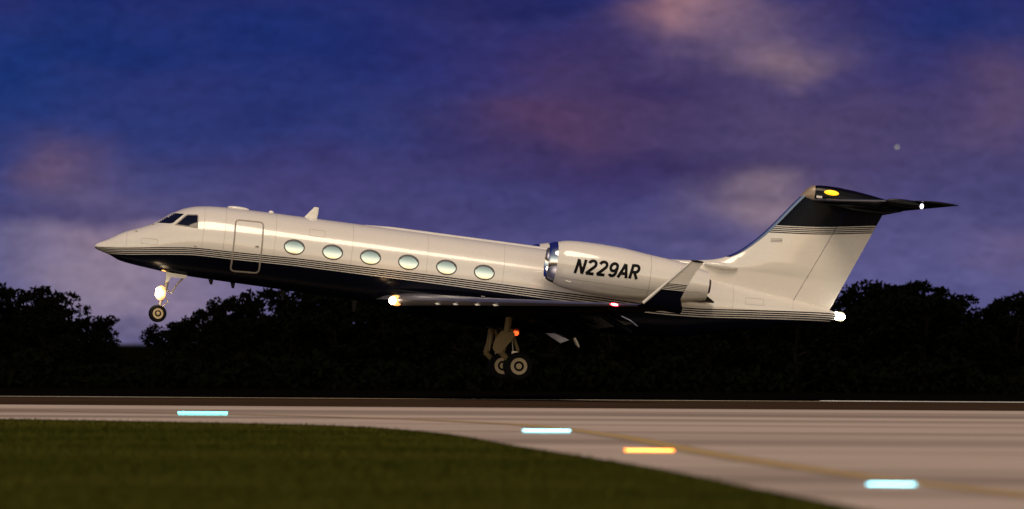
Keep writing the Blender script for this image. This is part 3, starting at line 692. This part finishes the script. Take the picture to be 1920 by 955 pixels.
# tail cone lamp
b = MB(); b.ellip((10.50, -.02, .325), (.15, .13, .12)); tl = b.build('tail_light', M['lamp_tail'], jet)
b = MB(); b.ellip((10.62, 0, .32), (.17, .08, .15)); b.build('tail_halo_shell', M['tail_halo'], tl)  # glowing shell added for the halo round the tail lamp
pl = bpy.data.lights.new('tail_glow', 'POINT'); pl.energy = 25; pl.color = (1, .93, .75); pl.shadow_soft_size = .1
lo = bpy.data.objects.new('tail_glow', pl); COL.objects.link(lo); lo.parent = tl; lo.location = (10.85, -.1, .33)

# engines
nacr = pchip([(.98, .655), (1.25, .735), (1.7, .785), (2.4, .81), (3.0, .80), (3.9, .725), (4.9, .64), (5.87, .455)])
nacz = pchip([(.7, .775), (2.5, .715), (3.9, .685), (5.87, .655)])
def nac_ring(x, r, cy, n=64): return [(x, cy + r * math.sin(a), nacz(x) + r * math.cos(a)) for a in np.linspace(0, 2 * math.pi, n, endpoint=False)]
for side in (-1, 1):
    cy = side * 2.3
    b = MB(); xn = list(np.linspace(.985, 5.87, 60)); b.add(*loft([nac_ring(x, nacr(x), cy) for x in xn] + [nac_ring(5.87, .425, cy), nac_ring(5.2, .47, cy)], False, False))
    nac = b.build('engine_nacelle', M['paint'], jet, lambda co: -1, 50)
    lipp = [(1.0, .655), (.90, .635), (.80, .60), (.74, .565), (.72, .535), (.74, .51), (.80, .49), (.95, .48), (1.3, .48)]
    b = MB(); b.add(*loft([nac_ring(x, r, cy) for x, r in lipp], False, False)); lip = b.build('intake_lip', M['chrome'], nac, None, 60)
    b = MB(); b.add(*loft([nac_ring(x, r, cy) for x, r in ((1.301, .481), (1.7, .50), (1.75, .12))], False, False)); b.build('intake_duct', M['soot_shade'], nac)
    b = MB()
    for k in range(22):
        a = 2 * math.pi * k / 22; ca, sa = math.cos(a), math.sin(a); V = []
        for (r, tw) in ((.12, .2), (.3, .6), (.49, 1.0)):
            for s in (-1, 1):
                da = s * .055 * math.cos(tw) / r * .9; V.append((1.62 + s * .05 * math.sin(tw), cy + r * math.sin(a + da), nacz(1.6) + r * math.cos(a + da)))
        b.add(V, [(0, 1, 3, 2), (2, 3, 5, 4)])
    b.build('fan', M['fanm'], nac)
    b = MB(); b.lathe([(-.28, .001), (-.22, .05), (-.1, .10), (.05, .13)], (1.6, cy, nacz(1.6)), 'X', 24); b.build('spinner', M['fanm'], nac)
    b = MB(); b.lathe([(-.6, .30), (0, .26), (.22, .22), (.22, .17), (-.4, .17)], (5.75, cy, .655), 'X', 32); b.build('exhaust_nozzle', M['soot_shade'], nac)
    # pylon
    rr = []
    for (y, z0, z1, xa, xb) in ((1.0, .02, .34, 1.9, 6.35), (1.35, .06, .38, 2.0, 6.32), (1.75, .28, .58, 2.2, 5.9)):
        rr.append([(xa + (xb - xa) * t, side * y, (z0 + z1) / 2 + h * (z1 - z0) * .5) for (t, h) in FO])
    b = MB(); b.add(*loft(rr)); b.build('engine_pylon', M['soot_shade'], jet, None, 60)  # dark brown here is shade put into the pylon colour
    # seam bands and small fasteners on the cowling
    sn = lambda x, z, o=0, cy=cy, side=side: (lambda r, zc: Vector((x, cy + side * (r + .003 + o) * math.sqrt(max(0, 1 - ((z - zc) / r) ** 2)), zc + (z - zc) * (1 + (.003 + o) / r))))(nacr(x), nacz(x))
    b = MB()
    for xx in (3.95,):
        stroke(b, [(xx, nacz(xx) - nacr(xx) * .98), (xx, nacz(xx) + nacr(xx) * .98)], .012, sn, False, .04, 0.)
    stroke(b, [(1.15, .30), (3.9, .26), (5.6, .42)], .010, sn, False, .05, 0.)
    b.build('cowl_seam', M['seal'], nac)
    b = MB(); stroke(b, [(1.32, .22), (1.50, .20)], .05, sn, False, .05, .02); b.build('cowl_latch', M['white'], nac)
    b = MB(); stroke(b, [(4.40, .12), (4.52, .12)], .03, sn, False, .05, .01); b.build('drain_port', M['letter'], nac)
    if side < 0:
        # registration, drawn with strokes; glyphs in a 0.6 x 1 box
        arc = lambda cx, cy_, rx, ry, a0, a1, n=14: [(cx + rx * math.cos(R(a0 + (a1 - a0) * i / n)), cy_ + ry * math.sin(R(a0 + (a1 - a0) * i / n))) for i in range(n + 1)]
        two = arc(.29, .72, .25, .25, 165, -28) + [(.06, .09), (.06, .085)] 
        GL = {'N': [[(.05, 0), (.05, 1)], [(.05, .97), (.53, .03)], [(.53, 0), (.53, 1)]],
              '2': [two, [(.02, .07), (.57, .07)]],
              '9': [arc(.30, .67, .235, .26, 0, 360, 24), [(.535, .67), (.52, .40)] + arc(.30, .32, .22, .25, 10, -150, 12)],
              'A': [[(.0, 0), (.28, .97)], [(.58, 0), (.30, .97)], [(.12, .30), (.46, .30)]],
              'R': [[(.06, 0), (.06, 1)], [(.06, .935), (.32, .935)] + arc(.32, .70, .21, .235, 90, -90, 12) + [(.06, .465)], [(.28, .46), (.56, 0)]]}
        for i, ch in enumerate('N229AR'):
            ox, oz = 1.545 + i * .345, .492 + i * .0115
            b = MB()
            for j, pl_ in enumerate(GL[ch]):
                pts = [(ox - .01 + px * .45 + py * .085, oz + py * .455 + px * .012) for px, py in pl_]
                stroke(b, pts, .092, lambda x, z, o=0, j=j: sn(x, z, .004 + j * .0012), False, .03)
            b.build('letter' if ch.isalpha() else 'numeral', M['letter'], nac)

# landing gear ------------------------------------------------
def wheel(x, y, z, r, w, rr_, out, parent):
    """tyre with rounded shoulders, rim sub-part facing both ways"""
    b = MB(); b.lathe([(-w * .5, rr_), (-w * .5, r * .72), (-w * .46, r * .88), (-w * .30, r * .98), (0, r), (w * .30, r * .98), (w * .46, r * .88), (w * .5, r * .72), (w * .5, rr_)], (x, y, z), 'Y', 40)
    t = b.build('wheel', M['rubber'], parent, None, 30)
    for s in (-1, 1):
        b = MB(); b.lathe([(s * w * .40, rr_ * 1.02), (s * w * .53, rr_), (s * w * .51, rr_ * .62), (s * w * .40, rr_ * .56)], (x, y, z), 'Y', 32); b.build('rim', M['rim'], t, None, 30)
        b = MB(); b.lathe([(s * w * .38, rr_ * .60), (s * w * .41, .001)], (x, y, z), 'Y', 32); b.build('brake_recess', M['groove'], t, None, 30)
        b = MB(); b.lathe([(s * w * .40, rr_ * .38), (s * w * .56, rr_ * .34), (s * w * .60, rr_ * .15), (s * w * .60, .001)], (x, y, z), 'Y', 24); b.build('hub', M['rim'], t, None, 30)
    return t
for side in (-1, 1):
    for y in (2.36, 1.86): wheel(.257, side * y, -2.624, .44, .26, .262, side, jet)
    b = MB(); b.tube([(-.20, side * 2.1, -1.10), (-.22, side * 2.1, -1.9), (-.30, side * 2.1, -2.28)], [.11, .10, .09], 14)
    b.tube([(-.32, side * 2.1, -2.26), (0, side * 2.1, -2.50), (.257, side * 2.1, -2.624)], [.09, .08, .08], 12); b.tube([(.257, side * 1.85, -2.624), (.257, side * 2.37, -2.624)], .06, 12)
    b.tube([(-.1, side * 2.1, -1.5), (.20, side * 2.1, -2.1), (.22, side * 2.1, -2.5)], [.06, .05, .05], 10)
    ml = b.build('main_gear_leg', M['gearp'], jet)
    b = MB(); b.tube([(-.05, side * 2.16, -1.7), (.05, side * 2.2, -2.2)], .018, 6); b.tube([(-.25, side * 2.02, -1.4), (-.2, side * 2.0, -2.2)], .015, 6); b.build('hydraulic_line', M['grey'], ml)
    b = MB(); b.box((.10, side * 2.2, -2.24), (.09, .05, .07)); b.build('actuator', M['alu'], ml)
    if side < 0:
        b = MB(); b.prism([(-.42, -1.58), (.02, -1.60), (.02, -1.74), (-.36, -2.30), (-.50, -2.32), (-.62, -2.16), (-.60, -1.95)], side * 2.27, side * 2.30); b.build('gear_door', M['gearp'], jet)
b = MB(); b.prism([(1.14, -1.46), (1.44, -1.425), (1.92, -1.575), (1.65, -1.71)], -1.02, -.98); b.build('inner_gear_door', M['lead'], jet)
b = MB(); b.tube([(2.02, -1.4, -1.50), (2.12, -1.4, -1.66), (2.21, -1.4, -1.77)], [.05, .06, .03], 8); b.build('flap_actuator', M['grey'], jet)
b = MB(); b.tube([(2.92, -5, -.70), (3.2, -5, -.80), (3.46, -5, -.94)], [.02, .035, .015], 8); b.build('hinge_fairing', M['lead'], jet)
b = MB(); b.ellip((.33, -.05, -1.56), (.09, .09, .08)); b.build('belly_beacon', M['lamp_orange'], jet)
# nose gear
for y in (-.17, .17): wheel(-11.05, y, -2.43, .275, .17, .165, 1, jet)
b = MB(); b.tube([(-10.86, 0, -1.05), (-10.90, 0, -1.55), (-11.00, 0, -2.10), (-11.05, 0, -2.43)], [.065, .065, .045, .045], 14); b.tube([(-11.05, -.2, -2.43), (-11.05, .2, -2.43)], .035, 10)
ng = b.build('nose_gear_leg', M['alu'], jet)
b = MB(); b.tube([(-10.90, 0, -1.62), (-10.70, 0, -1.74), (-10.60, 0, -1.50), (-10.34, 0, -1.14)], [.03, .035, .03, .03], 8); b.build('drag_brace', M['alu'], ng)
b = MB(); b.tube([(-10.93, 0, -1.80), (-10.76, 0, -2.02), (-10.98, 0, -2.26)], .022, 8); b.build('torque_link', M['alu'], ng)
b = MB(); b.prism([(-10.98, -1.10), (-10.30, -1.12), (-10.34, -1.22), (-10.80, -1.24), (-10.86, -1.40), (-10.93, -1.42)], -.30, -.275); b.build('nose_gear_door', M['white'], jet)
b = MB(); b.lathe([(-.11, .001), (-.10, .12), (-.04, .165), (.07, .14), (.13, .05), (.13, .001)], (-11.10, -.16, -1.774), 'X', 20); lh = b.build('landing_light', M['lamp_white'], ng)
b = MB(); b.lathe([(0, .20), (.03, .245), (.06, .20)], (-11.06, -.12, -1.774), 'X', 20); b.ellip((-11.04, -.06, -1.774), (.17, .06, .235)); b.build('halo_shell', M['lamp_halo'], ng)  # glowing shell added behind the lamp to imitate its halo
b = MB(); b.tube([(-11.02, -.08, -1.774), (-10.93, 0, -1.78)], .03, 8); b.build('bracket', M['alu'], ng)
for (p, en) in (((-11.35, -.45, -1.80), 16),):
    pl = bpy.data.lights.new('landing_glow', 'POINT'); pl.energy = en; pl.color = (1, .72, .42); pl.shadow_soft_size = .12
    lo = bpy.data.objects.new('landing_glow', pl); COL.objects.link(lo); lo.parent = lh; lo.location = p
b = MB(); b.ellip((-11.03, -.22, -1.03), (.11, .07, .065)); b.build('taxi_light', M['lamp_warm'], jet)
